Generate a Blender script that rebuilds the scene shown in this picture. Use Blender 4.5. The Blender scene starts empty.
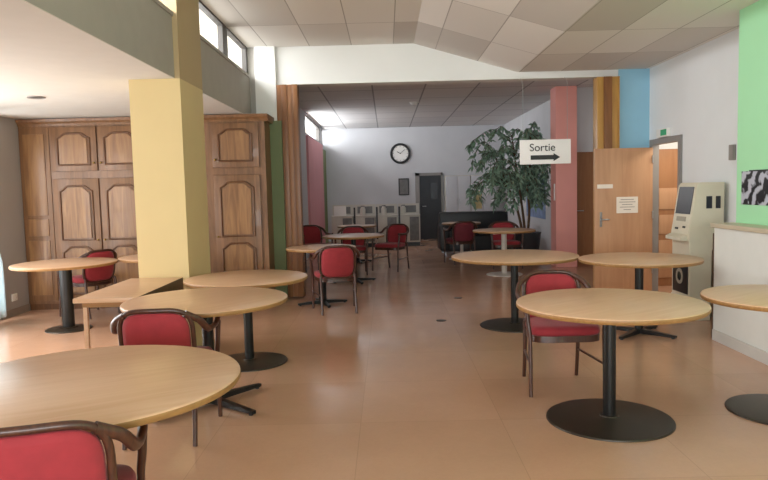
import bpy, bmesh, math, random
from mathutils import Vector, Matrix
PI = math.pi
rnd = random.Random(7)
scn = bpy.context.scene
COL = scn.collection

# ------------------------------------------------------------------ materials
def lin(h):
    h = h.lstrip('#')
    v = [int(h[i:i+2], 16)/255 for i in (0, 2, 4)]
    return tuple((c/12.92 if c <= .04045 else ((c+.055)/1.055)**2.4) for c in v) + (1,)

def base_mat(name):
    m = bpy.data.materials.new(name); m.use_nodes = True
    nt = m.node_tree
    return m, nt, nt.nodes['Principled BSDF']

def mat(name, col, rough=.5, metal=0, var=.06, scale=6, bump=0, bscale=80, coat=0, sheen=0, stretch=(1, 1, 1)):
    m, nt, b = base_mat(name)
    c = lin(col)
    b.inputs['Roughness'].default_value = rough
    b.inputs['Metallic'].default_value = metal
    b.inputs['Coat Weight'].default_value = coat
    b.inputs['Sheen Weight'].default_value = sheen
    tc = nt.nodes.new('ShaderNodeTexCoord')
    mp = nt.nodes.new('ShaderNodeMapping'); mp.inputs['Scale'].default_value = stretch
    nt.links.new(tc.outputs['Object'], mp.inputs['Vector'])
    n = nt.nodes.new('ShaderNodeTexNoise'); n.inputs['Scale'].default_value = scale; n.inputs['Detail'].default_value = 4
    nt.links.new(mp.outputs[0], n.inputs['Vector'])
    r = nt.nodes.new('ShaderNodeValToRGB')
    r.color_ramp.elements[0].position = .3; r.color_ramp.elements[1].position = .7
    r.color_ramp.elements[0].color = tuple(x*(1-var) for x in c[:3]) + (1,)
    r.color_ramp.elements[1].color = tuple(min(1, x*(1+var)) for x in c[:3]) + (1,)
    nt.links.new(n.outputs['Fac'], r.inputs[0]); nt.links.new(r.outputs[0], b.inputs['Base Color'])
    if bump:
        n2 = nt.nodes.new('ShaderNodeTexNoise'); n2.inputs['Scale'].default_value = bscale
        nt.links.new(mp.outputs[0], n2.inputs['Vector'])
        bp = nt.nodes.new('ShaderNodeBump'); bp.inputs['Strength'].default_value = bump; bp.inputs['Distance'].default_value = .01
        nt.links.new(n2.outputs['Fac'], bp.inputs['Height']); nt.links.new(bp.outputs[0], b.inputs['Normal'])
    return m

def wood(name, dark, light, rough=.4, scale=3, axis='z', coat=0.0):
    m, nt, b = base_mat(name)
    b.inputs['Roughness'].default_value = rough; b.inputs['Coat Weight'].default_value = coat
    tc = nt.nodes.new('ShaderNodeTexCoord'); mp = nt.nodes.new('ShaderNodeMapping')
    mp.inputs['Scale'].default_value = {'z': (9, 9, .8), 'x': (.8, 9, 9), 'y': (9, .8, 9)}[axis]
    nt.links.new(tc.outputs['Object'], mp.inputs['Vector'])
    n = nt.nodes.new('ShaderNodeTexNoise'); n.inputs['Scale'].default_value = scale; n.inputs['Detail'].default_value = 6; n.inputs['Distortion'].default_value = 1.2
    nt.links.new(mp.outputs[0], n.inputs['Vector'])
    r = nt.nodes.new('ShaderNodeValToRGB')
    r.color_ramp.elements[0].position = .3; r.color_ramp.elements[1].position = .72
    r.color_ramp.elements[0].color = lin(dark); r.color_ramp.elements[1].color = lin(light)
    nt.links.new(n.outputs['Fac'], r.inputs[0]); nt.links.new(r.outputs[0], b.inputs['Base Color'])
    return m

def tile_mat(name, col, dark, joint, size, jw, rough, off=(0, 0), var=.08, patch=.0, spec_bump=0, speck=False):
    """square tiles in x/y with thin joints, each tile its own slight tint"""
    m, nt, b = base_mat(name); N = nt.nodes; L = nt.links
    b.inputs['Roughness'].default_value = rough
    tc = N.new('ShaderNodeTexCoord'); sep = N.new('ShaderNodeSeparateXYZ'); L.new(tc.outputs['Object'], sep.inputs[0])
    def mth(op, a, v=None):
        x = N.new('ShaderNodeMath'); x.operation = op
        for i, q in enumerate((a, v)):
            if q is None: continue
            if isinstance(q, (int, float)): x.inputs[i].default_value = q
            else: L.new(q, x.inputs[i])
        return x.outputs[0]
    cells, edges = [], []
    for k in (0, 1):
        s = size if isinstance(size, (int, float)) else size[k]
        u = mth('DIVIDE', mth('ADD', sep.outputs[k], off[k]+100*s), s)
        cells.append(mth('FLOOR', u)); f = mth('FRACT', u)
        d = mth('MINIMUM', f, mth('SUBTRACT', 1.0, f))
        edges.append(mth('MULTIPLY', d, s))
    comb = N.new('ShaderNodeCombineXYZ'); L.new(cells[0], comb.inputs[0]); L.new(cells[1], comb.inputs[1])
    wn = N.new('ShaderNodeTexWhiteNoise'); wn.noise_dimensions = '2D'; L.new(comb.outputs[0], wn.inputs['Vector'])
    c0, c1 = lin(col), lin(dark)
    r = N.new('ShaderNodeValToRGB'); r.color_ramp.elements[0].color = c1; r.color_ramp.elements[1].color = c0
    r.color_ramp.elements[0].position = max(0, patch-.02); r.color_ramp.elements[1].position = patch+.02+var
    L.new(wn.outputs['Value'], r.inputs[0])
    last = r.outputs[0]
    if speck:
        n = N.new('ShaderNodeTexNoise'); n.inputs['Scale'].default_value = 1.3; n.inputs['Detail'].default_value = 7; n.inputs['Roughness'].default_value = .65
        L.new(tc.outputs['Object'], n.inputs['Vector'])
        rr = N.new('ShaderNodeMapRange'); rr.inputs[1].default_value = .3; rr.inputs[2].default_value = .7
        rr.inputs[3].default_value = .95; rr.inputs[4].default_value = 1.04; L.new(n.outputs['Fac'], rr.inputs[0])
        v = N.new('ShaderNodeTexVoronoi'); v.inputs['Scale'].default_value = 60; L.new(tc.outputs['Object'], v.inputs['Vector'])
        r2 = N.new('ShaderNodeMapRange'); r2.inputs[1].default_value = .0; r2.inputs[2].default_value = 1
        r2.inputs[3].default_value = .985; r2.inputs[4].default_value = 1.015
        sp = N.new('ShaderNodeSeparateColor'); L.new(v.outputs['Color'], sp.inputs[0]); L.new(sp.outputs[0], r2.inputs[0])
        mm = mth('MULTIPLY', rr.outputs[0], r2.outputs[0])
        vm = N.new('ShaderNodeVectorMath'); vm.operation = 'SCALE'; L.new(last, vm.inputs[0]); L.new(mm, vm.inputs['Scale'])
        last = vm.outputs[0]
        rg = N.new('ShaderNodeMapRange'); rg.inputs[1].default_value = .3; rg.inputs[2].default_value = .7
        rg.inputs[3].default_value = rough-.05; rg.inputs[4].default_value = rough+.1; L.new(n.outputs['Fac'], rg.inputs[0])
        L.new(rg.outputs[0], b.inputs['Roughness'])
    lt = mth('LESS_THAN', mth('MINIMUM', edges[0], edges[1]), jw)
    mx = N.new('ShaderNodeMix'); mx.data_type = 'RGBA'; L.new(lt, mx.inputs['Factor']); L.new(last, mx.inputs['A']); mx.inputs['B'].default_value = lin(joint)
    L.new(mx.outputs['Result'], b.inputs['Base Color'])
    return m

def glass_mat(name, tint='#ffffff', gloss=.06):
    m = bpy.data.materials.new(name); m.use_nodes = True; nt = m.node_tree; nt.nodes.clear()
    o = nt.nodes.new('ShaderNodeOutputMaterial'); t = nt.nodes.new('ShaderNodeBsdfTransparent'); g = nt.nodes.new('ShaderNodeBsdfGlossy')
    t.inputs[0].default_value = lin(tint); g.inputs['Roughness'].default_value = .05
    mx = nt.nodes.new('ShaderNodeMixShader'); mx.inputs[0].default_value = gloss
    nt.links.new(t.outputs[0], mx.inputs[1]); nt.links.new(g.outputs[0], mx.inputs[2]); nt.links.new(mx.outputs[0], o.inputs[0])
    return m

def photo_mat(name):
    m, nt, b = base_mat(name); b.inputs['Roughness'].default_value = .35
    tc = nt.nodes.new('ShaderNodeTexCoord'); w = nt.nodes.new('ShaderNodeTexWave')
    w.inputs['Scale'].default_value = 3.6; w.inputs['Distortion'].default_value = 9; w.inputs['Detail'].default_value = 3; w.inputs['Detail Scale'].default_value = 1.6
    w.wave_type = 'BANDS'; w.bands_direction = 'DIAGONAL'
    nt.links.new(tc.outputs['Object'], w.inputs['Vector'])
    r = nt.nodes.new('ShaderNodeValToRGB'); r.color_ramp.elements[0].position = .3; r.color_ramp.elements[1].position = .75
    r.color_ramp.elements[0].color = lin('#1c1d22'); r.color_ramp.elements[1].color = lin('#b9bcc8')
    nt.links.new(w.outputs['Fac'], r.inputs[0]); nt.links.new(r.outputs[0], b.inputs['Base Color'])
    return m

M = {}
M['floor'] = tile_mat('floor_terrazzo', '#c9a084', '#c39a7e', '#b68f74', .9, .002, .16, (.2, .3), var=.6, speck=True)
M['ceil'] = tile_mat('ceiling_tile', '#e8e5df', '#cdc8c1', '#b0aba4', (.57, 1.2), .006, .9, (.43, .3), var=.4, patch=.15)
M['ceil_far'] = tile_mat('ceiling_tile_far', '#e2e2e2', '#d8d8da', '#a2a3a6', (.9, 1.2), .014, .9, (.2, .1), var=.5, patch=.1)
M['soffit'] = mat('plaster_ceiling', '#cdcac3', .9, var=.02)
M['fascia'] = mat('grey_paint', '#aaa69f', .85, var=.03)
M['white'] = mat('white_wall_paint', '#e4e8ea', .8, var=.02, scale=2)
M['beamwhite'] = mat('beam_white_paint', '#e2e3e0', .8, var=.02, scale=2)
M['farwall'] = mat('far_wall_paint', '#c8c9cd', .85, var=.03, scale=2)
M['leftwall'] = mat('left_wall_paint', '#a7a29f', .85, var=.03, scale=2)
M['yellow'] = mat('yellow_paint', '#d9c391', .7, var=.03, scale=2)
M['columntan'] = mat('column_head_tan', '#b8a27c', .7, var=.03, scale=2)
M['green'] = mat('mint_green_paint', '#a9e4b4', .75, var=.02, scale=2)
M['blue'] = mat('sky_blue_paint', '#93c3da', .75, var=.02, scale=2)
M['pink'] = mat('coral_pink_paint', '#e9a39a', .75, var=.03, scale=2)
M['rose'] = mat('rose_paint', '#d8999e', .75, var=.03, scale=2)
M['olive'] = mat('olive_paint', '#7f8a5c', .75, var=.03, scale=2)
M['leafgreen'] = mat('moss_green_paint', '#6e7a56', .75, var=.03, scale=2)
M['greytrim'] = mat('grey_trim_paint', '#8e8b88', .6, var=.03)
M['darkframe'] = mat('dark_window_frame', '#4a4642', .5, var=.05)
M['skirt'] = mat('pale_grey_skirting', '#c6c4be', .6, var=.03)
M['skirt_l'] = mat('taupe_skirting', '#8d8378', .6, var=.03)
M['tabletop'] = wood('beech_laminate', '#cfa682', '#dab596', .3, 2.2, 'x')
M['tableedge'] = wood('beech_edge', '#8f683c', '#a67c4a', .45, 3, 'x')
M['metal'] = mat('dark_powder_metal', '#2b2a29', .38, .5, var=.1)
M['basemetal'] = mat('bronze_dark_base', '#3d362d', .36, .5, var=.12, scale=4)
M['chairwood'] = wood('dark_mahogany', '#3a1f17', '#54301f', .35, 4, 'z', .2)
M['red'] = mat('red_fabric', '#96262f', .8, var=.08, scale=18, bump=.15, bscale=400, sheen=.15)
M['wardrobe'] = wood('varnished_oak', '#6a4a30', '#8a6342', .42, 1.6, 'z', .1)
M['wardrobepanel'] = wood('oak_panel', '#775336', '#a1784e', .4, 1.6, 'z', .1)
M['wardrobedark'] = wood('oak_moulding', '#57371f', '#6f4829', .4, 2, 'z', .1)
M['doorwood'] = wood('door_veneer', '#b48662', '#c39772', .45, 1.2, 'z')
M['doorwood2'] = wood('door_veneer_dark', '#94643f', '#a4744c', .45, 1.2, 'z')
M['partition'] = wood('golden_partition', '#a87a3e', '#c4974f', .4, 1.5, 'z')
M['partitiond'] = wood('brown_partition', '#7a4f2d', '#916137', .4, 1.5, 'z')
M['brass'] = mat('aged_brass', '#a08345', .35, .9, var=.1)
M['chrome'] = mat('brushed_steel', '#b5b6b8', .3, .9, var=.05)
M['plasticwhite'] = mat('white_plastic', '#e9e8e4', .45, var=.02)
M['paper'] = mat('white_paper', '#e8dfd2', .8, var=.03)
M['print'] = mat('grey_print', '#8d8478', .8, var=.05)
M['kiosk'] = mat('beige_kiosk_plastic', '#d6cfba', .45, var=.03)
M['kioskshade'] = mat('grey_beige_plastic', '#a39c8a', .5, var=.03)
M['screen'] = mat('dark_screen_glass', '#23272f', .35, var=.05)
M['black'] = mat('black_plastic', '#1b1b1d', .45, var=.1)
M['signwhite'] = mat('sign_board_white', '#f1efec', .5, var=.01)
M['countertop'] = mat('counter_top_beige', '#c9bda4', .4, var=.04)
M['counter'] = mat('counter_white_panel', '#dddfda', .5, var=.02)
M['leaf'] = mat('ficus_leaf', '#7f9b86', .45, var=.4, scale=9)
M['trunk'] = wood('ficus_bark', '#4b3a2a', '#6b543c', .8, 4, 'z')
M['pot'] = mat('dark_planter', '#34373b', .5, var=.1)
M['soil'] = mat('potting_soil', '#2c211a', .95, var=.3, scale=40)
M['sofa'] = mat('black_leather', '#17171a', .45, var=.15, scale=14)
M['wine'] = mat('wine_fabric', '#6d2430', .8, var=.08, scale=18)
M['tablewhite'] = mat('pale_table_leg', '#cfc8c0', .45, var=.03)
M['greydark'] = mat('charcoal_door', '#33373c', .55, var=.06)
M['curtain'] = mat('pale_sheer_curtain', '#dbe8ea', .85, var=.03)
_nt = M['curtain'].node_tree; _tr = _nt.nodes.new('ShaderNodeBsdfTranslucent'); _tr.inputs[0].default_value = lin('#dde9ee')
_mx = _nt.nodes.new('ShaderNodeMixShader'); _mx.inputs[0].default_value = .55
_nt.links.new(_nt.nodes['Principled BSDF'].outputs[0], _mx.inputs[1]); _nt.links.new(_tr.outputs[0], _mx.inputs[2]); _nt.links.new(_mx.outputs[0], _nt.nodes['Material Output'].inputs[0])
M['glass'] = glass_mat('window_glass')
M['cleargreen'] = mat('exit_green', '#3fae77', .4, var=.03)
M['photo'] = photo_mat('black_white_photo')
M['display'] = mat('display_white', '#c9c5bb', .55, var=.05)
M['displaydark'] = mat('display_grey_inset', '#6f6d6c', .5, var=.2, scale=9)
M['poster1'] = mat('poster_yellow', '#b9a878', .6, var=.25, scale=5)
M['poster2'] = mat('poster_blue', '#7f93b8', .6, var=.3, scale=6)
M['ground'] = mat('outside_ground', '#a9a79f', .9, var=.1)
M['sidedark'] = wood('dark_brown_side', '#4e3f27', '#5e4c30', .5, 3, 'x')

# ------------------------------------------------------------------ mesh helpers
def link(name, bm, m, parent=None, smooth=False, loc=None, autosmooth=None):
    me = bpy.data.meshes.new(name); bm.normal_update(); bm.to_mesh(me); bm.free()
    o = bpy.data.objects.new(name, me); COL.objects.link(o)
    if m is not None: me.materials.append(m)
    if smooth:
        for p in me.polygons: p.use_smooth = True
        if autosmooth:
            me.set_sharp_from_angle(angle=math.radians(autosmooth))
    if parent is not None: o.parent = parent
    if loc: o.location = loc
    return o

def tag(o, label, cat, group=None, kind=None):
    o['label'] = label; o['category'] = cat
    if group: o['group'] = group
    if kind: o['kind'] = kind
    return o

def thing(name, label, cat, loc=(0, 0, 0), rz=0, group=None, kind=None):
    o = bpy.data.objects.new(name, None); COL.objects.link(o); o.empty_display_size = .1
    o.location = loc; o.rotation_euler = (0, 0, rz)
    return tag(o, label, cat, group, kind)

def add_box(bm, x0, x1, y0, y1, z0, z1, bev=0):
    vs = [bm.verts.new((x, y, z)) for z in (z0, z1) for y in (y0, y1) for x in (x0, x1)]
    fs = [bm.faces.new([vs[i] for i in q]) for q in ((0, 2, 3, 1), (4, 5, 7, 6), (0, 1, 5, 4), (2, 6, 7, 3), (0, 4, 6, 2), (1, 3, 7, 5))]
    if bev:
        es = list({e for f in fs for e in f.edges})
        bmesh.ops.bevel(bm, geom=es, offset=bev, segments=2, affect='EDGES', profile=.6)
    return bm

def box(name, b, m, parent=None, bev=0):
    bm = bmesh.new(); add_box(bm, *b, bev=bev)
    return link(name, bm, m, parent, smooth=bool(bev), autosmooth=35)

def add_lathe(bm, prof, seg=48, c=(0, 0)):
    rings = []
    for r, z in prof:
        if r < 1e-5: rings.append([bm.verts.new((c[0], c[1], z))])
        else: rings.append([bm.verts.new((c[0]+r*math.cos(2*PI*i/seg), c[1]+r*math.sin(2*PI*i/seg), z)) for i in range(seg)])
    for a, b in zip(rings, rings[1:]):
        for i in range(seg):
            j = (i+1) % seg
            if len(a) == 1 and len(b) == 1: continue
            if len(a) == 1: bm.faces.new((a[0], b[j], b[i]))
            elif len(b) == 1: bm.faces.new((a[i], a[j], b[0]))
            else: bm.faces.new((a[i], a[j], b[j], b[i]))
    bmesh.ops.recalc_face_normals(bm, faces=bm.faces)
    return bm

def lathe(name, prof, m, parent=None, seg=48, c=(0, 0)):
    return link(name, add_lathe(bmesh.new(), prof, seg, c), m, parent, True, autosmooth=40)

def catmull(pts, n=6):
    P = [Vector(p) for p in pts]
    Q = [P[0]*2-P[1]] + P + [P[-1]*2-P[-2]]
    out = []
    for i in range(1, len(Q)-2):
        for k in range(n):
            t = k/n; a, b, c, d = Q[i-1:i+3]
            out.append(.5*((2*b)+(c-a)*t+(2*a-5*b+4*c-d)*t*t+(3*b-a-3*c+d)*t**3))
    out.append(P[-1]); return out

def add_tube(bm, pts, r, seg=10, r2=None, flat=1.0, caps=True):
    pts = [Vector(p) for p in pts]; rings = []
    up = Vector((0, 0, 1)); prev = None
    for i, p in enumerate(pts):
        t = (pts[min(i+1, len(pts)-1)] - pts[max(i-1, 0)]).normalized()
        if prev is None:
            n = t.cross(up)
            if n.length < .1: n = t.cross(Vector((0, 1, 0)))
            n.normalize()
        else:
            n = (prev - t*prev.dot(t)).normalized()
        prev = n; b = t.cross(n)
        rr = r if r2 is None else r+(r2-r)*i/(len(pts)-1)
        rings.append([bm.verts.new(p+n*rr*math.cos(2*PI*k/seg)+b*rr*flat*math.sin(2*PI*k/seg)) for k in range(seg)])
    for a, b in zip(rings, rings[1:]):
        for k in range(seg):
            j = (k+1) % seg; bm.faces.new((a[k], a[j], b[j], b[k]))
    if caps:
        bm.faces.new(rings[0][::-1]); bm.faces.new(rings[-1])
    bmesh.ops.recalc_face_normals(bm, faces=bm.faces)
    return bm

def tube(name, pts, r, m, parent=None, seg=10, r2=None, flat=1.0):
    return link(name, add_tube(bmesh.new(), pts, r, seg, r2, flat), m, parent, True, autosmooth=50)

def add_prism(bm, poly, axis, a, b, bev=0):
    """extrude 2-D polygon along an axis from a to b. axis 'y': poly=(x,z); 'x': (y,z); 'z': (x,y)"""
    def P(p, t):
        return {'y': (p[0], t, p[1]), 'x': (t, p[0], p[1]), 'z': (p[0], p[1], t)}[axis]
    A = [bm.verts.new(P(p, a)) for p in poly]; B = [bm.verts.new(P(p, b)) for p in poly]
    fs = [bm.faces.new(A), bm.faces.new(B[::-1])]
    n = len(poly)
    for i in range(n):
        j = (i+1) % n; fs.append(bm.faces.new((A[i], B[i], B[j], A[j])))
    bmesh.ops.recalc_face_normals(bm, faces=fs)
    if bev:
        es = [e for e in fs[0].edges] + [e for e in fs[1].edges]
        bmesh.ops.bevel(bm, geom=list(set(es)), offset=bev, segments=2, affect='EDGES')
    return bm

def prism(name, poly, axis, a, b, m, parent=None, bev=0):
    return link(name, add_prism(bmesh.new(), poly, axis, a, b, bev), m, parent, bool(bev), autosmooth=35)

def dup(root, loc, rz, label, group=None):
    r = root.copy(); COL.objects.link(r); r.location = loc; r.rotation_euler = (0, 0, rz); r['label'] = label
    if group: r['group'] = group
    for ch in list(root.children):
        c = ch.copy(); COL.objects.link(c); c.parent = r
        for g in list(ch.children):
            d = g.copy(); COL.objects.link(d); d.parent = c
    return r

def struct(name, b, m, label, cat, bev=0):
    o = box(name, b, m, None, bev)
    return tag(o, label, cat, kind='structure')

# ------------------------------------------------------------------ the setting
XL, XF, XR, YB, YF = -4.76, -1.83, 3.62, 9.3, 19.3
ZS, ZW, ZH, ZL, ZBM, ZFAR = 2.50, 3.07, 3.45, 3.03, 2.94, 3.21
Y0 = -3.6
struct('floor', (XL-.2, 5.2, Y0-.2, YF+.2, -.12, 0), M['floor'], 'orange tan terrazzo floor running through both rooms', 'floor')
# alcove ceiling (low, left), grey fascia with clerestory above, main ceiling
struct('ceiling_alcove', (XL-.2, XF-.0006, Y0, YB, ZS, ZS+.12), M['soffit'], 'plain pale low ceiling over the wardrobe side', 'ceiling')
bm = bmesh.new(); add_box(bm, XF-.12, XF, Y0, YB, ZS+.004, ZW)
tag(link('wall_fascia', bm, M['fascia']), 'grey upper wall band under the high windows', 'wall', kind='structure')
# ceiling: flat high part, slope, flat low part
prof = [(XF-.12, ZH), (.42, ZH), (1.83, ZL), (5.2, ZL), (5.2, ZL+.12), (1.86, ZL+.12), (.45, ZH+.12), (XF-.12, ZH+.12)]
o = prism('ceiling', prof, 'y', Y0, YB+.25, M['ceil'])
tag(o, 'suspended tile ceiling stepping down over a slope to the right', 'ceiling', kind='structure')
# header wall over the wide opening: its top follows the ceiling
o = prism('wall_header', [(-1.47, ZBM), (XR+.0, ZBM), (XR+.0, ZL+.02), (1.84, ZL+.02), (.43, ZH+.02), (-1.47, ZH+.02)], 'y', YB, YB+.24, M['beamwhite'])
tag(o, 'white wall header above the opening to the rear room', 'wall', kind='structure')
struct('wall_alcove', (XL-.2, -1.75, YB, YB+.24, 0, ZH), M['fascia'], 'wall behind the oak wardrobes', 'wall')
struct('trim_1', (-1.75, -1.47, YB-.06, YB+.24, 0, ZH), M['beamwhite'], 'white corner pier between clerestory window and header', 'pier')
struct('trim_2', (-1.565, -1.40, YB-.15, YB-.095, 0, 2.44), M['leafgreen'], 'narrow moss green painted strip beside wooden partition', 'pier')
# left wall with the tall window opening (window lies mostly outside the frame)
bm = bmesh.new()
add_box(bm, XL-.2, XL, Y0, 4.2, 0, ZS); add_box(bm, XL-.2, XL, 8.1, YB, 0, ZS)
add_box(bm, XL-.2, XL, 4.2, 8.1, 2.3, ZS); add_box(bm, XL-.2, XL, 4.2, 8.1, 0, .12)
tag(link('wall_left', bm, M['leftwall']), 'grey left wall beside the wardrobe', 'wall', kind='structure')
w = thing('window_1', 'tall window in the left wall beside the pale curtain', 'window', (XL-.1, 6.15, 0), kind='structure')
bm = bmesh.new()
for k in range(4):
    y = -1.95+k*1.3; add_box(bm, -.03, .03, y-.03, y+.03, .12, 2.3)
for z in (.12, 1.2, 2.24): add_box(bm, -.03, .03, -1.95, 1.95, z, z+.06)
link('window_frame', bm, M['plasticwhite'], w)
box('window_pane', (-.005, .005, -1.9, 1.9, .15, 2.27), M['glass'], w)
struct('baseboard_left', (XL, XL+.02, 8.1, 8.74, 0, .09), M['skirt_l'], 'taupe skirting along the grey left wall', 'skirting')
# right wall with the door opening
bm = bmesh.new()
add_box(bm, XR, XR+.06, Y0, 8.3, 0, ZL+.05); add_box(bm, XR, XR+.06, 9.15, YB+.24, 0, ZL+.05); add_box(bm, XR, XR+.06, 8.3, 9.15, 2.02, ZL+.05)
tag(link('wall_right', bm, M['white']), 'white right wall with an open doorway', 'wall', kind='structure')
struct('wall_green', (3.25, XR, Y0, 6.25, 0, ZL), M['green'], 'mint green wall block above the white counter', 'wall')
struct('wall_blue', (3.2, XR, YB-.02, YB+.24, 0, ZL), M['blue'], 'sky blue end wall behind the open door', 'wall')
bm = bmesh.new()
for a, b in ((8.24, 8.32), (9.13, 9.21)): add_box(bm, XR-.025, XR+.075, a, b, 0, 2.06)
add_box(bm, XR-.025, XR+.075, 8.3201, 9.1299, 1.99, 2.06)
tag(link('trim_3', bm, M['greytrim']), 'grey frame around the right doorway', 'door frame', kind='structure')
# wooden cupboard doors facing the doorway from the end of the side passage
d = thing('door_1', 'closed wood cupboard door seen through the right doorway', 'door', (4.12, 9.58, 0), kind='structure')
box('door_leaf', (-.34, .34, -.02, .02, 0, 1.95), M['doorwood2'], d)
box('panel', (-.25, .25, -.032, -.02, 1.1, 1.4), M['doorwood'], d, .004)
box('panel', (-.25, .25, -.032, -.02, .75, 1.02), M['doorwood'], d, .004)
box('panel', (-.25, .25, -.032, -.02, .12, .66), M['doorwood'], d, .004)
box('knob', (-.29, -.26, -.05, -.02, 1.0, 1.04), M['brass'], d, .006)
bm = bmesh.new(); add_box(bm, XR+.06, 4.6, 9.6, 9.7, 0, 2.3); add_box(bm, 4.5, 4.6, 8.0, 9.6, 0, 2.3); add_box(bm, XR+.06, 4.5, 8.0, 8.1, 0, 2.3); add_box(bm, XR+.06, 4.5, 8.1, 9.6, 2.2, 2.3)
tag(link('wall_recess', bm, M['white']), 'white lining of the side passage behind the doorway', 'wall', kind='structure')
# open leaf, hinged on the far jamb
d = thing('door_2', 'open brown veneer door leaf with paper notices', 'door', (3.60, 9.12, 0), kind='structure')
box('door_leaf', (-.785, 0, -.02, .02, .01, 1.955), M['doorwood'], d, .003)
bm = bmesh.new(); add_tube(bm, [(-.70, -.02, 1.0), (-.70, -.065, 1.0), (-.6, -.065, 1.0)], .009)
link('handle', bm, M['chrome'], d, True)
box('key_plate', (-.715, -.685, -.026, -.018, .9, 1.1), M['chrome'], d)
for z in (.25, 1.0, 1.75): box('hinge', (-.008, .008, -.03, -.018, z, z+.1), M['chrome'], d)
p = thing('paper_notice', 'square white paper notice taped on the brown door leaf', 'notice', (3.255, 9.096, 1.19))
box('sheet', (-.145, .145, -.002, .002, -.11, .11), M['paper'], p)
bm = bmesh.new()
for k, wd in enumerate((.09, .11, .07, .1, .05)): add_box(bm, -wd, wd, -.0035, -.002, .07-k*.034, .078-k*.034)
link('print', bm, M['print'], p)
tag(box('label_strip', (2.85, 3.06, 9.095, 9.099, 1.42, 1.475), M['paper']), 'narrow white strip label high on the brown door leaf', 'label')
# yellow column and the pier above it
bm = bmesh.new(); add_box(bm, -2.235, -1.785, 5.95, 6.68, 0, ZS); 
o = link('column', bm, M['yellow'])
tag(o, 'square yellow column between the tables and wardrobe', 'column', kind='structure')
struct('column_head', (-2.0, -1.785, 5.95, 6.68, ZS, ZH), M['columntan'], 'tan upper column rising past the grey wall band', 'column')  # head is a browner tan than the yellow column below
tag(box('wall_switch', (-2.262, -2.235, 6.05, 6.14, 1.42, 1.72), M['plasticwhite'], None, .004), 'tall white switch box on the side of yellow column', 'switch')
# clerestory
bm = bmesh.new()
y0s = [Y0, -1.6, .2, 2.0, 3.8, 5.5]
w = thing('window_2', 'high strip window above the grey wall band', 'window', (XF-.06, 0, ZW), kind='structure')
bm = bmesh.new()
add_box(bm, -.03, .04, Y0, YB, 0, .02); add_box(bm, -.03, .04, Y0, YB, .355, .38)
for a, b in ((Y0, Y0+.06), (-1.0, -.85), (.9, 1.05), (2.8, 2.95), (4.6, 4.75), (6.0, 6.75), (7.92, 8.16), (9.22, 9.3)):
    add_box(bm, -.025, .035, a, b, .02, .355)
link('window_frame', bm, M['darkframe'], w)
box('window_pane', (-.005, .005, Y0, 9.25, .02, .36), M['glass'], w)
box('window_sill', (-.06, .075, Y0, YB-.07, -.035, -.002), M['fascia'], w)
# wall behind the camera with a window
bm = bmesh.new(); add_box(bm, XL-.2, -3.5, Y0-.2, Y0, 0, 3.6); add_box(bm, 2.6, 5.2, Y0-.2, Y0, 0, 3.6); add_box(bm, -3.5, 2.6, Y0-.2, Y0, 2.4, 3.6); add_box(bm, -3.5, 2.6, Y0-.2, Y0, 0, .8)
tag(link('wall_front', bm, M['white']), 'wall with a wide window behind the viewer', 'wall', kind='structure')
# rear room shell
XFL, XFR = -1.75, 3.38
struct('ceiling_far', (-2.2, 5.2, YB+.24, YF+.2, ZFAR, ZFAR+.12), M['ceil_far'], 'grey tiled ceiling of the rear room', 'ceiling')
struct('wall_back', (-2.2, 5.2, YF, YF+.2, 0, ZFAR), M['farwall'], 'bluish white back wall with the clock', 'wall')
bm = bmesh.new()
add_box(bm, XFL-.15, XFL, YB+.24, YF, 0, 2.74); add_box(bm, XFL-.15, XFL, YB+.24, 14.9, 2.74, ZFAR); add_box(bm, XFL-.15, XFL, 18.3, 18.6, 2.74, ZFAR)
add_box(bm, XFL-.15, XFL, 14.9, YF, 3.18, ZFAR)
tag(link('wall_left_far', bm, M['farwall']), 'left wall of the rear room under high windows', 'wall', kind='structure')
struct('trim_4', (XFL, XFL+.05, 14.9, 18.3, 0, 2.70), M['rose'], 'rose pink painted stretch of the rear left wall', 'wall panel')
struct('trim_5', (XFL, XFL+.04, 18.35, YF, 0, 2.6), M['olive'], 'olive painted strip at the rear left corner', 'wall panel')
w = thing('window_3', 'high windows above the pink wall in rear room', 'window', (XFL-.08, 16.6, 2.74), kind='structure')
bm = bmesh.new()
for a, b in ((-1.7, -1.62), (1.62, 1.7), (2.0, 2.05), (2.55, 2.6)): add_box(bm, -.05, .05, a, b, 0, .44)
for z in (0, .4): add_box(bm, -.05, .05, -1.7, 2.6, z, z+.04)
link('window_frame', bm, M['darkframe'], w); box('window_pane', (-.005, .005, -1.66, 2.58, .02, .42), M['glass'], w)
struct('wall_right_far', (XFR, XFR+.12, 12.38, YF, 0, ZFAR), M['farwall'], 'bluish right wall behind the tall plant', 'wall')
bm = bmesh.new(); add_box(bm, XFR, 3.40, 12.2, 12.38, 0, ZFAR); add_box(bm, 4.3, 5.2, 12.2, 12.38, 0, ZFAR); add_box(bm, 3.4, 4.3, 12.2, 12.38, 2.06, ZFAR)
tag(link('wall_cross_far', bm, M['farwall']), 'pale wall with brown door right of the pink column', 'wall', kind='structure')
struct('wall_side_far', (4.62, 4.75, YB+.42, 12.4, 0, ZFAR), M['farwall'], 'side wall right of the rear opening', 'wall')
struct('column_far', (3.025, 3.40, 12.0, 12.38, 0, ZFAR), M['pink'], 'coral pink column behind the hanging sign', 'column')
d = thing('door_3', 'brown wooden door right of the pink column', 'door', (3.85, 12.22, 0), kind='structure')
box('door_leaf', (-.45, .45, 0, .04, 0, 2.06), M['doorwood2'], d)
tube('handle', [(-.38, -.0, 1.0), (-.38, -.05, 1.0), (-.28, -.05, 1.0)], .01, M['chrome'], d)
d = thing('door_4', 'dark charcoal door in the back wall', 'door', (1.25, YF-.03, 0), kind='structure')
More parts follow.
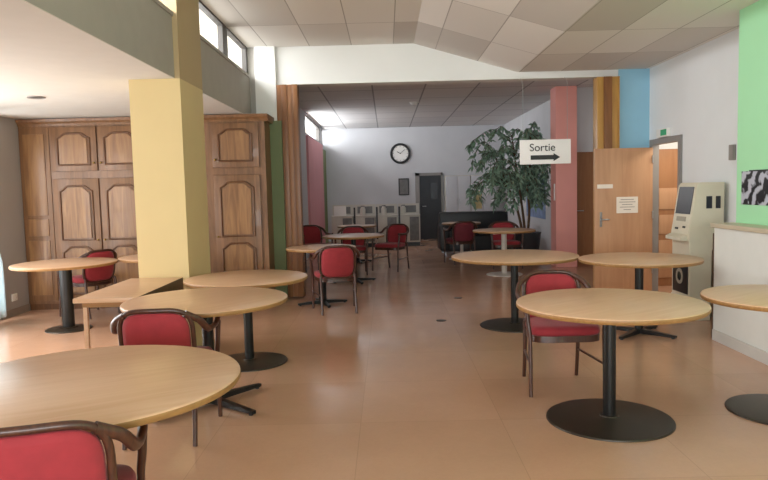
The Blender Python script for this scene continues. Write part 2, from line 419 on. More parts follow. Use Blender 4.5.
box('door_leaf', (-.3, .32, -.02, .03, 0, 1.82), M['greydark'], d)
bm = bmesh.new(); add_box(bm, -.42, -.3, -.04, .03, 0, 1.9); add_box(bm, .32, .36, -.04, .03, 0, 1.9); add_box(bm, -.42, .36, -.04, .03, 1.82, 1.9)
link('door_frame', bm, M['greytrim'], d)
tube('handle', [(-.22, -.02, .95), (-.22, -.07, .95), (-.12, -.07, .95)], .01, M['chrome'], d)
box('viewing_slot', (.02, .22, -.026, -.02, 1.15, 1.6), M['screen'], d)
# counter ledge on the right
c = thing('reception_counter', 'long white counter with beige top below the mint wall', 'counter', (3.05, 3.6, 0))
box('front_panel', (0, .195, -5.0, 2.65, 0, 1.06), M['counter'], c)
box('counter_top', (-.03, .195, -5.0, 2.67, 1.06, 1.1), M['countertop'], c, .006)
box('plinth', (-.014, 0, -5.0, 2.64, 0, .1), M['skirt'], c)

# floor outlets
for i, (x, y, l) in enumerate(((.93, 8.93, 'small round floor outlet farther along the aisle'), (.58, 7.43, 'small round floor outlet nearer along the aisle'))):
    tag(lathe('floor_outlet', [(0, .006), (.04, .006), (.055, .003), (.055, 0)], M['basemetal'], None, 24, (0, 0)), l, 'floor outlet', 'floor outlets').location = (x, y, 0)
# socket on left wall, recessed lamp in alcove ceiling, smoke detector
s = thing('wall_socket', 'white double socket low on the grey left wall', 'socket', (XL, 8.41, .23))
box('plate', (0, .012, -.06, .06, -.045, .045), M['plasticwhite'], s, .003)
lathe('socket_well', [(0, 0), (.025, 0), (.028, .006)], M['greytrim'], s, 16).rotation_euler = (0, PI/2, 0)
s.children[1].location = (.008, 0, 0)
l = thing('recessed_spotlight', 'small dark recessed spotlight in the low pale ceiling', 'ceiling light', (-3.51, 6.84, ZS))
lathe('trim_ring', [(.065, 0), (.085, 0), (.085, -.012), (.06, -.006)], M['greytrim'], l, 24)
lathe('lamp', [(0, -.004), (.062, -.004), (.062, .0)], M['darkframe'], l, 24)
l = thing('smoke_detector', 'small white smoke detector on rear room ceiling', 'detector', (.6, 13.7, ZFAR))
lathe('detector_body', [(0, -.06), (.05, -.055), (.07, -.03), (.08, 0)], M['plasticwhite'], l, 24)
lathe('detector_base', [(.08, -.012), (.1, -.01), (.1, 0)], M['plasticwhite'], l, 24)

# curtain: gathered, tied back, so only its flared foot reaches the frame
bm = bmesh.new(); rows = []
for iz in range(25):
    z = .06+iz*2.3/24
    edge = 8.05-.03*z if z < .7 else 8.03-(z-.7)*.35
    edge = max(edge, 7.7); left = 7.1+.1*math.sin(z)
    rows.append([bm.verts.new((XL+.11+.035*math.sin(k*1.25+z*.3), left+(edge-left)*k/40, z)) for k in range(41)])
for a, b in zip(rows, rows[1:]):
    for k in range(40): bm.faces.new((a[k], a[k+1], b[k+1], b[k]))
o = link('curtain', bm, M['curtain'], None, True); tag(o, 'pale bluish curtain hanging at the left wall window', 'curtain')
md = o.modifiers.new('thick', 'SOLIDIFY'); md.thickness = .004

# ------------------------------------------------------------------ folding partitions
def folding_partition(loc, n, wd, lab, mats):
    t = thing('folding_partition', lab, 'partition', loc, group='folded wooden partitions')
    for k in range(n):
        x = k*wd
        box('panel', (x+.003, x+wd-.003, -.07-.02*(k % 2), .12, .02, ZBM-.01), mats[k % len(mats)], t, .004)
        box('edge_strip', (x+wd-.012, x+wd+.002, -.082, -.07, .02, ZBM-.01), mats[(k+1) % len(mats)], t.children[-1])
    return t
folding_partition((-1.468, YB, 0), 4, .0725, 'folded wooden partition stack beside the moss green strip', [M['partitiond'], M['partitiond'], M['doorwood2']])
folding_partition((2.89, YB, 0), 3, .1, 'folded golden wood partition stack beside the sky blue wall', [M['partition'], M['partitiond'], M['partition']])

# ------------------------------------------------------------------ wardrobes
def arch_poly(x0, x1, z0, z1, rise):
    """panel outline with a cathedral arch top"""
    w = x1-x0; cx = (x0+x1)/2; pts = [(x0, z0), (x1, z0), (x1, z1-rise)]
    n = 14
    for i in range(1, n):
        t = 1-2*i/n
        s = abs(t)
        h = rise*(1.0 if s < .45 else .5+.5*math.cos(PI*(s-.45)/.55))
        pts.append((cx+t*w/2, z1-rise+h))
    pts.append((x0, z1-rise)); return pts
def panel_on(parent, x0, x1, z0, z1, rise, y=-.0):
    poly = arch_poly(x0, x1, z0, z1, rise)
    prism('raised_panel', [((p[0]-(x0+x1)/2)*.86+(x0+x1)/2, (p[1]-(z0+z1)/2)*.93+(z0+z1)/2) for p in poly], 'y', y-.018, y+.004, M['wardrobepanel'], parent, .006)
    bm = bmesh.new(); pts = [(p[0], y-.003, p[1]) for p in poly]; add_tube(bm, pts+[pts[0]], .013, 6, caps=False)
    link('moulding', bm, M['wardrobedark'], parent, True)
def wdoor(parent, name, x0, x1, z0, z1, knob_side, two):
    d = box(name, (x0, x1, -.028, 0, z0, z1), M['wardrobe'], parent, .004)
    m = .085
    if two:
        zm = z0+(z1-z0)*.47
        panel_on(d, x0+m, x1-m, zm+.05, z1-.09, .07, -.028); panel_on(d, x0+m, x1-m, z0+.09, zm-.04, .07, -.028)
    else: panel_on(d, x0+m, x1-m, z0+.08, z1-.08, .06, -.028)
    kx = x1-.035 if knob_side > 0 else x0+.035
    kz = (z0+z1)/2 if two else z0+.1
    bm = bmesh.new(); bmesh.ops.create_uvsphere(bm, u_segments=12, v_segments=8, radius=.014, matrix=Matrix.Translation((kx, -.05, kz)))
    add_tube(bm, [(kx, -.05, kz), (kx, -.026, kz)], .006, 8)
    link('knob', bm, M['brass'], d, True)
    return d
def wardrobe(x0, x1, doors, lab, end=None):
    t = thing('wardrobe', lab, 'wardrobe', (0, 8.75, 0), group='oak wardrobes on the alcove wall')
    box('carcass', (x0, x1, 0, .52, .08, 2.40), M['wardrobedark'] if False else M['wardrobe'], t)
    box('plinth', (x0, x1, .02, .5, 0, .08), M['wardrobedark'], t)
    prism('cornice', [(-.06, 2.49), (-.045, 2.455), (-.02, 2.43), (-.005, 2.40), (.5, 2.40), (.5, 2.49)], 'x', x0-(.0 if end != 'r' else 0), x1+(.05 if end == 'r' else 0), M['wardrobe'], t)
    box('mid_rail', (x0 if end != 'l' else -4.352, x1, -.010, 0, 1.725, 1.80), M['wardrobe'], t)
    for (a, b, ks) in doors:
        wdoor(t, 'door', a, b, .12, 1.715, ks, True); wdoor(t, 'upper_door', a, b, 1.815, 2.38, ks, False)
    return t
A = wardrobe(-4.755, -3.12, [(-4.33, -3.74, 1), (-3.72, -3.14, -1)], 'left oak wardrobe with plain end panel next to the grey wall', 'l')
d = box('end_panel', (-4.74, -4.36, -.012, 0, .12, 2.38), M['wardrobe'], A, .003)
for z0, z1 in ((.2, .92), (.98, 1.2), (1.25, 2.3)):
    box('raised_panel', (-4.70, -4.42, -.024, -.01, z0, z1), M['wardrobepanel'], d, .006)
wardrobe(-3.12, -2.36, [(-3.06, -2.42, 1)], 'middle oak wardrobe mostly hidden behind the yellow column')
wardrobe(-2.36, -1.56, [(-2.24, -1.64, -1)], 'right oak wardrobe between the yellow column and opening', 'r')

# ------------------------------------------------------------------ tables
def round_table(loc, R, base, lab, rb=.36, rot=.6, topmat='tabletop', colm='metal', basem=None, colr=.04, group='round tables'):
    t = thing('round_table', lab, 'table', loc, rot, group)
    tp = lathe('tabletop', [(0, .755), (R-.012, .755), (R-.004, .752), (R-.001, .748)], M[topmat], t, 96)
    lathe('edge_band', [(R-.001, .748), (R, .744), (R, .730), (R-.006, .722), (R-.03, .720), (0, .720)], M['tableedge'], tp, 96)
    col = lathe('column', [(colr*.9, .02), (colr, .05), (colr, .70), (colr*1.5, .715), (colr*1.5, .720)], M[colm], t, 24)
    bm = bmesh.new()
    for k in range(2):
        a = rot+k*PI/2; c, s = math.cos(a), math.sin(a); r = R*.45
        P = [(-r*c+.02*s, -r*s-.02*c), (r*c+.02*s, r*s-.02*c), (r*c-.02*s, r*s+.02*c), (-r*c-.02*s, -r*s+.02*c)]
        add_prism(bm, P, 'z', .690+.0005*k, .7195)
    link('top_bracket', bm, M[colm], t)
    if base == 'disc':
        lathe('base', [(0, .03), (colr*1.4, .034), (colr*1.5, .028), (rb*.5, .024), (rb*.88, .016), (rb-.004, .011), (rb, .006), (rb, 0), (0, 0)], M[basem or 'basemetal'], t, 72)
    else:
        for k in range(4):
            a = k*PI/2; c, s = math.cos(a), math.sin(a)
            bm = bmesh.new()
            w0, w1 = .026, .017
            def pt(r, o, z): return (r*c-o*s, r*s+o*c, z)
            r0, r1 = .02, rb
            V = [bm.verts.new(q) for q in (pt(r0, -w0, .012), pt(r1, -w1, .012), pt(r1, w1, .012), pt(r0, w0, .012), pt(r0, -w0, .06), pt(r1, -w1, .034), pt(r1, w1, .034), pt(r0, w0, .06))]
            for q in ((0, 3, 2, 1), (4, 5, 6, 7), (0, 1, 5, 4), (1, 2, 6, 5), (2, 3, 7, 6), (3, 0, 4, 7)): bm.faces.new([V[i] for i in q])
            f = link('foot', bm, M[colm], t)
            lathe('glide', [(0, 0), (.016, 0), (.016, .013), (0, .013)], M['black'], f, 12, (rb*c-.03*c, rb*s-.03*s))
    return t
round_table((1.38, 4.16, 0), .575, 'disc', 'round beech table on a wide dark disc base in front of the seated red chair', .39)
round_table((2.525, 4.24, 0), .49, 'disc', 'round beech table cut by the right edge against the white counter', .335)
round_table((1.34, 7.08, 0), .665, 'disc', 'large round beech table on a disc base before the pink column', .37)
round_table((2.46, 6.54, 0), .575, 'cross', 'round beech table on crossed feet in front of the beige kiosk', .37, .75)
round_table((-1.235, 2.66, 0), .612, 'cross', 'nearest round beech table filling the lower left corner', .40, .5)
round_table((-1.285, 4.66, 0), .567, 'cross', 'round beech table on crossed feet just behind the nearest left table', .46, .91)
round_table((-1.24, 5.80, 0), .53, 'disc', 'round beech table on a disc base beside the yellow column', .33)
round_table((-3.615, 7.44, 0), .553, 'disc', 'round beech table near the grey left wall in front of the left wardrobe', .245, colr=.066)
round_table((-2.73, 7.97, 0), .47, 'cross', 'round beech table half hidden behind the yellow column', .38, .2)
round_table((-.87, 8.70, 0), .455, 'cross', 'small round beech table with a red chair at the opening', .33, .35, colr=.05)

# narrow side table against the column
t = thing('side_table', 'narrow rectangular beech side table against the yellow column', 'table', (-2.07, 5.375, 0))
box('tabletop', (-.235, .235, -.555, .555, .715, .75), M['tabletop'], t, .006)
bm = bmesh.new()
add_box(bm, -.19, .19, -.50, -.485, .675, .7145); add_box(bm, -.19, .19, .485, .50, .675, .7145); add_box(bm, -.20, -.185, -.48, .48, .675, .7145)
link('apron', bm, M['tableedge'], t)
box('side_panel', (.225, .2365, -.55, .55, .60, .7485), M['sidedark'], t, .002)['label'] = 'dark brown side panel'  # this side is darker brown than the beech aprons
for sx in (-1, 1):
    for sy in (-1, 1): box('leg', (sx*.18-.015, sx*.18+.015, sy*.47-.015, sy*.47+.015, 0, .7148), M['tabletop'], t, .003)

# ------------------------------------------------------------------ chairs
def back_pt(t, k=1.0):
    """superellipse outline of the backrest, t=angle"""
    n = 4.0; c, s = math.cos(t), math.sin(t)
    x = .212*k*math.copysign(abs(c)**(2/n), c); z = .625+.195*k*math.copysign(abs(s)**(2/n), s)
    x *= 1-.12*max(0, (z-.60))/.25*0+.0
    return x, back_y(x, z), z
def back_y(x, z): return -.235-.17*(z-.47)+.9*x*x
def make_chair(label, group, fabric='red'):
    t = thing('armchair', label, 'chair', (0, 0, 0), 0, group)
    # backrest pad: front and back skins
    bm = bmesh.new(); n = 40; rings = []
    for side in (1, -1):
        rr = []
        for k, off in ((.93, .0), (.90, .016), (.75, .021), (.45, .024), (.0, .025)):
            if k == 0:
                x, y, z = 0, back_y(0, .625), .625
                rr.append([bm.verts.new((x, y+side*off, z))])
            else:
                ring = []
                for i in range(n):
                    x, y, z = back_pt(2*PI*i/n, k); ring.append(bm.verts.new((x, y+side*(off if off else 0), z)))
                rr.append(ring)
        rings.append(rr)
    for rr, side in zip(rings, (1, -1)):
        for a, b in zip(rr, rr[1:]):
            for i in range(n):
                j = (i+1) % n
                f = (a[i], a[j], b[0]) if len(b) == 1 else (a[i], a[j], b[j], b[i])
                bm.faces.new(f)
    bmesh.ops.remove_doubles(bm, verts=bm.verts, dist=1e-5)
    bmesh.ops.recalc_face_normals(bm, faces=bm.faces)
    link('backrest', bm, M[fabric], t, True)
    # wooden frame around the backrest
    pts = [back_pt(math.radians(a)) for a in range(-42, 223, 6)]
    tube('back_frame', pts, .0145, M['chairwood'], t, 10)
    bm = bmesh.new(); add_tube(bm, [back_pt(math.radians(a)) for a in range(225, 316, 6)], .012, 8)
    link('lower_rail', bm, M['chairwood'], t, True)
    # seat
    bm = bmesh.new()
    def sp(k, z, n=48):
        out = []
        for i in range(n):
            a = 2*PI*i/n; c, s = math.cos(a), math.sin(a); e = 2/4
            x = .245*k*math.copysign(abs(c)**e, c); y = .235*k*math.copysign(abs(s)**e, s)
            out.append(bm.verts.new((x*(1+.1*y/.235), y+.01, z)))
        return out
    rr = [sp(.97, .43), sp(1.0, .445), sp(1.0, .465), sp(.96, .485), sp(.7, .495)]
    for a, b in zip(rr, rr[1:]):
        for i in range(48):
            j = (i+1) % 48; bm.faces.new((a[i], a[j], b[j], b[i]))
    bm.faces.new(rr[0][::-1]); bm.faces.new(rr[-1]); bmesh.ops.recalc_face_normals(bm, faces=bm.faces)
    link('seat', bm, M[fabric], t, True)
    bm = bmesh.new()
    rr = [sp(.95, .385), sp(.99, .385), sp(.99, .43), sp(.9, .43)]
    for a, b in zip(rr, rr[1:]+rr[:1]):
        for i in range(48):
            j = (i+1) % 48; bm.faces.new((a[i], a[j], b[j], b[i]))
    bmesh.ops.recalc_face_normals(bm, faces=bm.faces)
    link('seat_rail', bm, M['chairwood'], t, True, autosmooth=50)
    for s in (-1, 1):
        x, y, z = back_pt(math.radians(-42 if s > 0 else 222))
        tube('leg', catmull([(x, y, z), (s*.205, -.232, .45), (s*.205, -.245, .25), (s*.205, -.285, 0)], 5), .018, M['chairwood'], t, 10, .014)
        tube('leg', catmull([(s*.282, .185, .66), (s*.272, .20, .52), (s*.262, .215, .40), (s*.262, .235, 0)], 5), .018, M['chairwood'], t, 10, .014)
        a0 = back_pt(math.radians(48 if s > 0 else 132))
        tube('armrest', catmull([a0, (s*.245, -.215, .745), (s*.278, -.14, .68), (s*.288, 0, .662), (s*.285, .12, .664), (s*.276, .215, .674)], 6), .017, M['chairwood'], t, 10, None, 1.25)
        tube('stretcher', [(s*.206, -.25, .22), (s*.262, .225, .22)], .009, M['chairwood'], t, 8)
    return t
G = 'red armchairs at the round tables'
c0 = make_chair('x', G)
def put(c, x, y, deg, lab):
    c.location = (x, y, 0); c.rotation_euler = (0, 0, math.radians(deg)); c['label'] = lab; return c
put(c0, -1.15, 2.19, 17, 'red armchair in the lower left corner, seen from behind')
CH = [(-1.395, 4.135, 4, 'red armchair beyond the nearest left table, its back turned to the viewer'),
      (1.25, 4.88, 180, 'red armchair with dark wood arms tucked behind the table on the wide disc base'),
      (-.655, 8.22, 12, 'bright red armchair seen from behind at the small table in the opening'),
      (-3.76, 8.34, 58, 'pinkish red armchair in front of the left oak wardrobe'),
      (-.62, 11.75, 178, 'red armchair behind the left table of the rear room'),
      (-1.36, 12.45, 205, 'red armchair against the rose pink wall'),
      (.06, 12.2, 150, 'red armchair right of the left table in the rear room'),
      (2.14, 12.15, 180, 'red armchair behind the pale legged table near the plant')]
for x, y, a, lab in CH:
    dup(c0, (x, y, 0), math.radians(a), lab, G)
cw = make_chair('dark wine armchair before the black sofa', 'wine armchairs by the black sofa', 'wine')
put(cw, 1.42, 13.0, 10, 'dark wine armchair in front of the black sofa, left one')

# ------------------------------------------------------------------ rear room furniture
round_table((-.55, 10.75, 0), .50, 'cross', 'round table among red chairs in the rear room, left', .36, .4, group='rear room tables')
round_table((-.62, 13.6, 0), .40, 'cross', 'tan round table farther back before the white display units', .3, .3, group='rear room tables')
t = round_table((1.95, 11.2, 0), .52, 'disc', 'round table on a pale column near the tall plant', .30, .3, 'tabletop', 'tablewhite', 'tablewhite', .045, group='rear room tables')
round_table((1.52, 13.75, 0), .40, 'disc', 'small round table in front of the black sofa', .26, .3, 'tabletop', 'tablewhite', 'tablewhite', .035, group='rear room tables')
# sofa
s = thing('sofa', 'long black sofa in the rear room below the plant', 'sofa', (1.95, 14.9, 0))
box('sofa_base', (-.78, .78, -.38, .38, .08, .42), M['sofa'], s, .03)
box('backrest', (-.78, .78, .18, .42, .38, .92), M['sofa'], s, .06)
for k in range(2): box('seat_cushion', (-.6+k*.6, -.01+k*.6, -.40, .2, .41, .54), M['sofa'], s, .04)
for a in (-1, 1): box('armrest', (a*.70-.11, a*.70+.11, -.42, .42, .1, .66), M['sofa'], s, .05)
for a in (-1, 1):
    for b in (-1, 1): box('leg', (a*.7-.02, a*.7+.02, b*.32-.02, b*.32+.02, 0, .09), M['chrome'], s)
# white display units
for k in range(4):
    x0 = -1.42+k*.57
    names = ['white display unit nearest the olive corner', 'white display unit with dark inset, second from the olive corner', 'white display unit with dark inset, third from the olive corner', 'white display unit next to the charcoal door']
    u = thing('display_unit', names[k], 'display unit', (x0, 17.1, 0), group='white display units')
    box('body', (0, .55, 0, .5, .1, .78), M['display'], u, .006)
    box('plinth', (.01, .54, .02, .48, 0, .1), M['black'], u)
    box('top', (-.005, .555, -.02, .5, .78, .81), M['display'], u, .004)
    box('door', (.03, .265, -.014, 0, .14, .75), M['display'], u, .003); box('door', (.285, .52, -.014, 0, .14, .75), M['displaydark'], u, .003)
    box('back_screen', (0, .55, .40, .43, .81, 1.08), M['display'], u)
    box('inset', (.08, .47, .392, .40, .85, 1.03), M['displaydark'], u)
    if k: box('upright', (.0, .045, -.03, -.021, .2, 1.02), M['black'], u)
tag(box('menu_holder', (-1.36, -1.05, 17.2, 17.26, .811, 1.06), M['plasticwhite'], None, .006), 'white framed card standing on the display unit at the olive corner', 'card holder')
for i, x in enumerate((-.62, -.08, .42)):
    j = thing('jar', ['pale jar on the second display unit', 'pale jar on the third display unit', 'pale jar on the display unit by the charcoal door'][i], 'jar', (x, 17.22, .811), group='jars on the display units')
    lathe('jar_body', [(0, 0), (.06, 0), (.07, .03), (.07, .16), (.045, .2), (.045, .22), (0, .22)], M['display'], j, 20)
    lathe('lid', [(0, .25), (.05, .245), (.05, .22), (0, .22)], M['displaydark'], j, 20)
# framed picture, cupboards, clock, posters on the back wall
f = thing('framed_picture', 'small dark framed picture left of the charcoal door', 'picture', (.5, YF, 1.52))
bm = bmesh.new()
for q in ((-.15, .15, .21, .24), (-.15, .15, -.24, -.21), (-.15, -.12, -.21, .21), (.12, .15, -.21, .21)): add_box(bm, q[0], q[1], -.03, 0, q[2], q[3])
link('frame', bm, M['black'], f); box('print', (-.12, .12, -.015, 0, -.21, .21), M['displaydark'], f)
for k in range(2):
    x0 = 1.66+k*.72
    u = thing('wall_cupboard', ['tall white cupboard right beside the charcoal door', 'tall white cupboard behind the black sofa and plant'][k], 'cupboard', (x0, YF-.36, 0), group='tall white cupboards')
    box('body', (0, .71, 0, .355, .05, 1.80), M['display'], u, .004); box('plinth', (.02, .69, .02, .35, 0, .05), M['greytrim'], u)
    for q in range(2):
        dd = box('door', (.01+q*.35, .35+q*.35, -.018, 0, .08, 1.78), M['farwall'], u, .003)
        tube('handle', [(.32+q*.07, -.018, 1.0), (.32+q*.07, -.04, 1.02), (.32+q*.07, -.04, 1.12), (.32+q*.07, -.018, 1.14)], .005, M['chrome'], dd, 6)
c = thing('wall_clock', 'round wall clock with a thick black rim', 'clock', (.42, YF, 2.47))
def wheel(name, prof, m, parent):
    o = lathe(name, prof, m, parent, 48); o.rotation_euler = (PI/2, 0, 0); return o
wheel('rim', [(.225, 0), (.29, 0), (.29, .05), (.27, .065), (.24, .06), (.225, .03)], M['black'], c)
wheel('dial', [(0, .025), (.228, .025), (.228, 0)], M['plasticwhite'], c)
bm = bmesh.new()
for k in range(12):
    a = k*PI/6; ca, sa = math.cos(a), math.sin(a)
    add_prism(bm, [(.19*ca-.006*sa, .19*sa+.006*ca), (.19*ca+.006*sa, .19*sa-.006*ca), (.215*ca+.006*sa, .215*sa-.006*ca), (.215*ca-.006*sa, .215*sa+.006*ca)], 'y', -.029, -.025)
link('hour_marks', bm, M['black'], c)
box('hour_hand', (-.008, .008, -.034, -.030, -.02, .11), M['black'], c).rotation_euler = (0, math.radians(-60), 0)
box('minute_hand', (-.006, .006, -.038, -.035, -.02, .17), M['black'], c).rotation_euler = (0, math.radians(50), 0)
tag(box('poster', (2.44, 2.68, YF-.3805, YF-.3785, .85, 1.35), M['poster1']), 'yellowish poster glimpsed behind the plant stems', 'poster')
tag(box('poster', (XFR-.012, XFR-.001, 14.3, 16.2, .75, 1.65), M['poster2']), 'bluish poster on the right wall behind the plant', 'poster')

# ------------------------------------------------------------------ plant
p = thing('potted_tree', 'tall leafy weeping fig in a dark planter', 'plant', (2.72, 13.2, 0))
lathe('planter', [(0, 0), (.22, 0), (.24, .02), (.30, .52), (.31, .56), (.28, .56), (.27, .50), (0, .50)], M['pot'], p, 32)
lathe('soil', [(0, .515), (.15, .512), (.272, .505)], M['soil'], p, 24)
bm = bmesh.new(); tips = []
stems = [[(0, 0, .5), (-.05, .02, 1.0), (-.12, .0, 1.5), (-.18, .05, 2.0), (-.25, 0, 2.45)],
         [(.05, .03, .5), (.09, .05, 1.0), (.06, .1, 1.5), (.12, .02, 2.0), (.1, -.05, 2.5)],
         [(-.05, -.04, .5), (-.2, -.1, 1.1), (-.42, -.1, 1.6), (-.6, -.05, 2.1)]]
for s in stems: add_tube(bm, catmull(s, 5), .028, 8, .012)
branches = []
for k in range(66):
    s = catmull(rnd.choice(stems), 6); i = rnd.randrange(10, len(s)); b = s[i]
    a = rnd.uniform(0, 2*PI); L = rnd.uniform(.35, .75)
    dx, dy = math.cos(a)*L, math.sin(a)*L*.8
    e = b+Vector((dx-.05, dy, rnd.uniform(-.25, .12)))
    e.x = max(-1.02, min(.38, e.x)); e.y = max(-.75, min(.75, e.y))
    m_ = (b+e)/2+Vector((0, 0, rnd.uniform(.12, .3)))
    pts = catmull([b, m_, e, e+Vector(((e-b).x*.12, (e-b).y*.12, -rnd.uniform(.1, .3)))], 5)
    branches.append(pts); add_tube(bm, pts, .007, 5, .003)
link('stems', bm, M['trunk'], p, True)
bm = bmesh.new()
def leaf(bm, pos, dirv, L, W):
    d = dirv.normalized(); s = d.cross(Vector((0, 0, 1)))
    if s.length < .1: s = Vector((1, 0, 0))
    s.normalize(); s = (Matrix.Rotation(rnd.uniform(-1, 1), 3, d) @ s); n = s.cross(d)
    a = bm.verts.new(pos); t = bm.verts.new(pos+d*L-Vector((0, 0, .12*L)))
    m0 = bm.verts.new(pos+d*L*.5+n*.02); l = bm.verts.new(pos+d*L*.42+s*W); r = bm.verts.new(pos+d*L*.42-s*W)
    bm.faces.new((a, l, m0)); bm.faces.new((l, t, m0)); bm.faces.new((a, m0, r)); bm.faces.new((m0, t, r))
for pts in branches:
    for i in range(2, len(pts)):
        for q in range(2):
            dv = Vector((rnd.uniform(-1, 1), rnd.uniform(-1, 1), rnd.uniform(-1.3, .1)))
            leaf(bm, pts[i]+Vector((rnd.uniform(-.02, .02), rnd.uniform(-.02, .02), 0)), dv, rnd.uniform(.11, .19), rnd.uniform(.025, .042))
link('foliage', bm, M['leaf'], p)

# ------------------------------------------------------------------ hanging sign
s = thing('hanging_sign', 'white hanging exit sign reading Sortie over a black arrow', 'sign', (2.165, 9.16, 1.935))
box('board', (-.345, .345, -.01, .01, -.165, .165), M['signwhite'], s, .003)
cu = bpy.data.curves.new('lettering', 'FONT'); cu.body = 'Sortie'; cu.size = .145; cu.extrude = .002; cu.align_x = 'CENTER'; cu.align_y = 'CENTER'
tmp = bpy.data.objects.new('lettering_source', cu); COL.objects.link(tmp); bpy.context.view_layer.update()
me = bpy.data.meshes.new_from_object(tmp.evaluated_get(bpy.context.evaluated_depsgraph_get())); bpy.data.objects.remove(tmp)
o = bpy.data.objects.new('lettering', me); COL.objects.link(o); o.parent = s; me.materials.clear(); me.materials.append(M['black']); o.location = (-.04, -.0125, .055); o.rotation_euler = (PI/2, 0, 0)
prism('arrow', [(-.2, -.105), (.11, -.105), (.11, -.128), (.2, -.075), (.11, -.022), (.11, -.045), (-.2, -.045)], 'y', -.014, -.0095, M['black'], s)
for x in (-.3, .3): tube('hanging_wire', [(x, 0, .165), (x, 0, .93), (x, .12, 1.0), (x, .142, 1.015)], .003, M['chrome'], s, 6)

# ------------------------------------------------------------------ kiosk and its neighbours
k = thing('self_service_kiosk', 'beige self service kiosk with dark screen against the right wall', 'kiosk', (3.325, 7.32, 0))
prism('body', [(-.16, 0), (.11, 0), (.12, .75), (.24, .9), (.245, 1.475), (-.03, 1.475), (-.055, 1.44), (-.135, .93), (-.135, .87), (-.12, .84), (-.12, .25), (-.16, .2)], 'y', -.22, .22, M['kiosk'], k, .008)
def on_face(name, u0, u1, v0, v1, m, par, th=.006):
    # upper sloped front runs from (-.135,.93) to (-.055,1.44); u along y, v = height
    def P(v, o): 
        t = (v-.93)/.51; nx, nz = -.988, .155
        return (-.135+.08*t+nx*o, v+nz*o)
    a, b = P(v0, -.002), P(v1, -.002); c_, d_ = P(v1, th), P(v0, th)
    return prism(name, [a, b, c_, d_], 'y', u0, u1, m, par)
on_face('screen', -.18, .17, 1.14, 1.43, M['screen'], k)
on_face('keypad', -.1, .12, 1.06, 1.11, M['kioskshade'], k)
on_face('card_slot', -.12, -.06, .99, 1.01, M['black'], k)
on_face('coin_slot', .05, .12, .97, .99, M['black'], k)
prism('tray', [(-.205, .86), (-.12, .86), (-.12, .93), (-.205, .895)], 'y', -.2, .2, M['kiosk'], k, .006)
for x0, x1 in ((.05, .11), (.15, .2)): box('side_slot', (x0, x1, -.227, -.215, 1.2, 1.33), M['screen'], k, .004)
box('kick_panel', (-.166, -.155, -.18, .18, .02, .18), M['kioskshade'], k)
box('rear_panel', (.2, .262, -.2, .2, .0, .86), M['kioskshade'], k)
box('service_hatch', (-.132, -.118, -.19, .17, .28, .64), M['black'], k, .004)
o = lathe('emblem', [(.05, 0), (.085, 0), (.085, .006), (.05, .006)], M['kioskshade'], k, 32); o.rotation_euler = (0, -PI/2, 0); o.location = (-.132, -.01, .46)
tag(box('counter_end_sheet', (3.06, 3.6, 6.27, 6.30, .0, 1.0), wood('counter_end_brown', '#4c3826', '#5d4630', .5)), 'dark brown sheet at the end of the white counter', 'board')  # thin dark brown sheet across the far end of the counter
e = thing('exit_light', 'small white and green emergency light above the right doorway', 'emergency light', (XR, 8.75, 2.115))
box('housing', (-.05, 0, -.17, .17, -.05, .06), M['plasticwhite'], e, .008)
box('diffuser', (-.056, -.05, -.15, .02, -.03, .045), M['cleargreen'], e)
tag(box('thermostat', (XR-.035, XR, 6.98, 7.07, 1.70, 1.86), M['greytrim'], None, .006), 'small grey control box on white wall near green wall', 'thermostat')
f = thing('photo_print', 'black and white photograph print on the mint green wall', 'picture', (3.25, 5.4, 1.42))
box('print', (-.008, 0, -.75, .75, -.15, .15), M['photo'], f)
box('edge', (-.01, 0, -.75, .62, .146, .158), M['black'], f)
tag(box('wall_thermometer', (3.01, 3.025, 12.06, 12.12, 1.2, 1.5), M['plasticwhite'], None, .004), 'narrow white gauge on the pink column side', 'gauge')

# ------------------------------------------------------------------ outside, light, camera
gw = scn.world or bpy.data.worlds.new('World'); scn.world = gw; gw.use_nodes = True
bg = gw.node_tree.nodes.get('Background') or gw.node_tree.nodes.new('ShaderNodeBackground')
out = gw.node_tree.nodes.get('World Output') or gw.node_tree.nodes.new('ShaderNodeOutputWorld')
gw.node_tree.links.new(bg.outputs[0], out.inputs[0])
bg.inputs[0].default_value = (1.0, .93, .80, 1); bg.inputs[1].default_value = 1.6

def area(name, loc, rot, sx, sy, power, col=(1, 1, 1), spread=180):
    l = bpy.data.lights.new(name, 'AREA'); l.shape = 'RECTANGLE'; l.size = sx; l.size_y = sy; l.energy = power; l.color = col; l.spread = math.radians(spread)
    o = bpy.data.objects.new(name, l); COL.objects.link(o); o.location = loc; o.rotation_euler = rot; return o
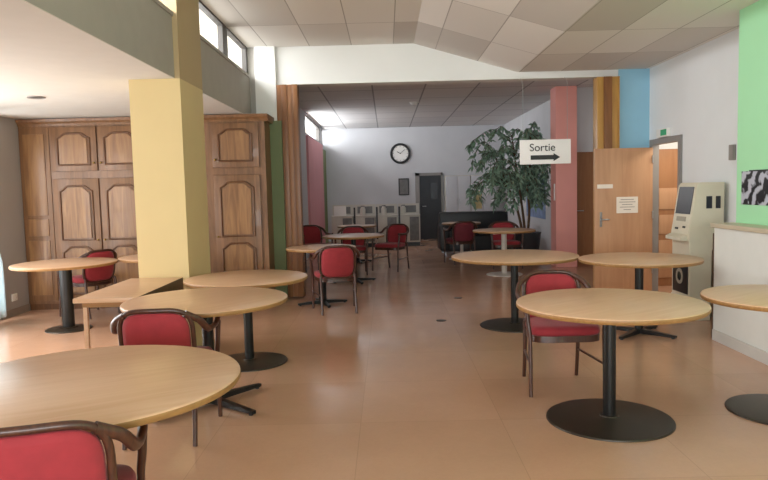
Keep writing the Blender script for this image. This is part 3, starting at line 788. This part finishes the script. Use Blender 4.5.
# daylight entering by each window; area lights look along local -Z
area('daylight_left_window', (XL-.3, 6.15, 1.25), (0, -PI/2, 0), 2.1, 3.8, 165, (.97, .98, 1))
area('daylight_clerestory', (XF-.5, 4.5, ZW+.35), (0, -PI/2+.12, 0), .5, 9.5, 210, (.98, .99, 1))
area('daylight_rear_window', (-.45, Y0-.25, 1.6), (PI/2+.45, 0, 0), 6.0, 1.5, 290, (.86, .94, 1))
area('daylight_far_clerestory', (XFL-.5, 17.0, 2.95), (0, -PI/2-.28, 0), .5, 4.2, 175, (.95, .98, 1))

l = thing('passage_fill_housing', 'added flat light housing, unseen, in the side passage', 'ceiling light', (4.1, 8.9, 2.2))
box('housing', (-.2, .2, -.2, .2, -.03, 0), M['plasticwhite'], l, .005)
area('passage_fill_light', (4.1, 8.9, 2.165), (0, 0, 0), .34, .34, 9, (1, .88, .72))  # added light to brighten the dark passage; its housing is out of view

cam = bpy.data.cameras.new('camera'); co = bpy.data.objects.new('camera', cam); COL.objects.link(co)
f, yaw, pitch, roll = 669.99, math.radians(-.31259), math.radians(4.44413), math.radians(-1.40185)
cam.sensor_fit = 'HORIZONTAL'; cam.sensor_width = 36; cam.lens = f/768*36; cam.clip_start = .05; cam.clip_end = 100
w = Vector((math.sin(yaw)*math.cos(pitch), math.cos(yaw)*math.cos(pitch), -math.sin(pitch)))
r = Vector((math.cos(yaw), -math.sin(yaw), 0)); u = r.cross(w)
r, u = math.cos(roll)*r+math.sin(roll)*u, -math.sin(roll)*r+math.cos(roll)*u
Mx = Matrix((r, u, -w)).transposed().to_4x4(); Mx.translation = Vector((0, 0, 1.5)); co.matrix_world = Mx
scn.camera = co
scn.view_settings.view_transform = 'Standard'; scn.view_settings.look = 'None'; scn.view_settings.exposure = .45; scn.view_settings.gamma = 1
scn.cycles.caustics_reflective = False; scn.cycles.caustics_refractive = False
scn.cycles.max_bounces = 12; scn.cycles.diffuse_bounces = 8; scn.cycles.transparent_max_bounces = 12
scn.cycles.sample_clamp_indirect = 8
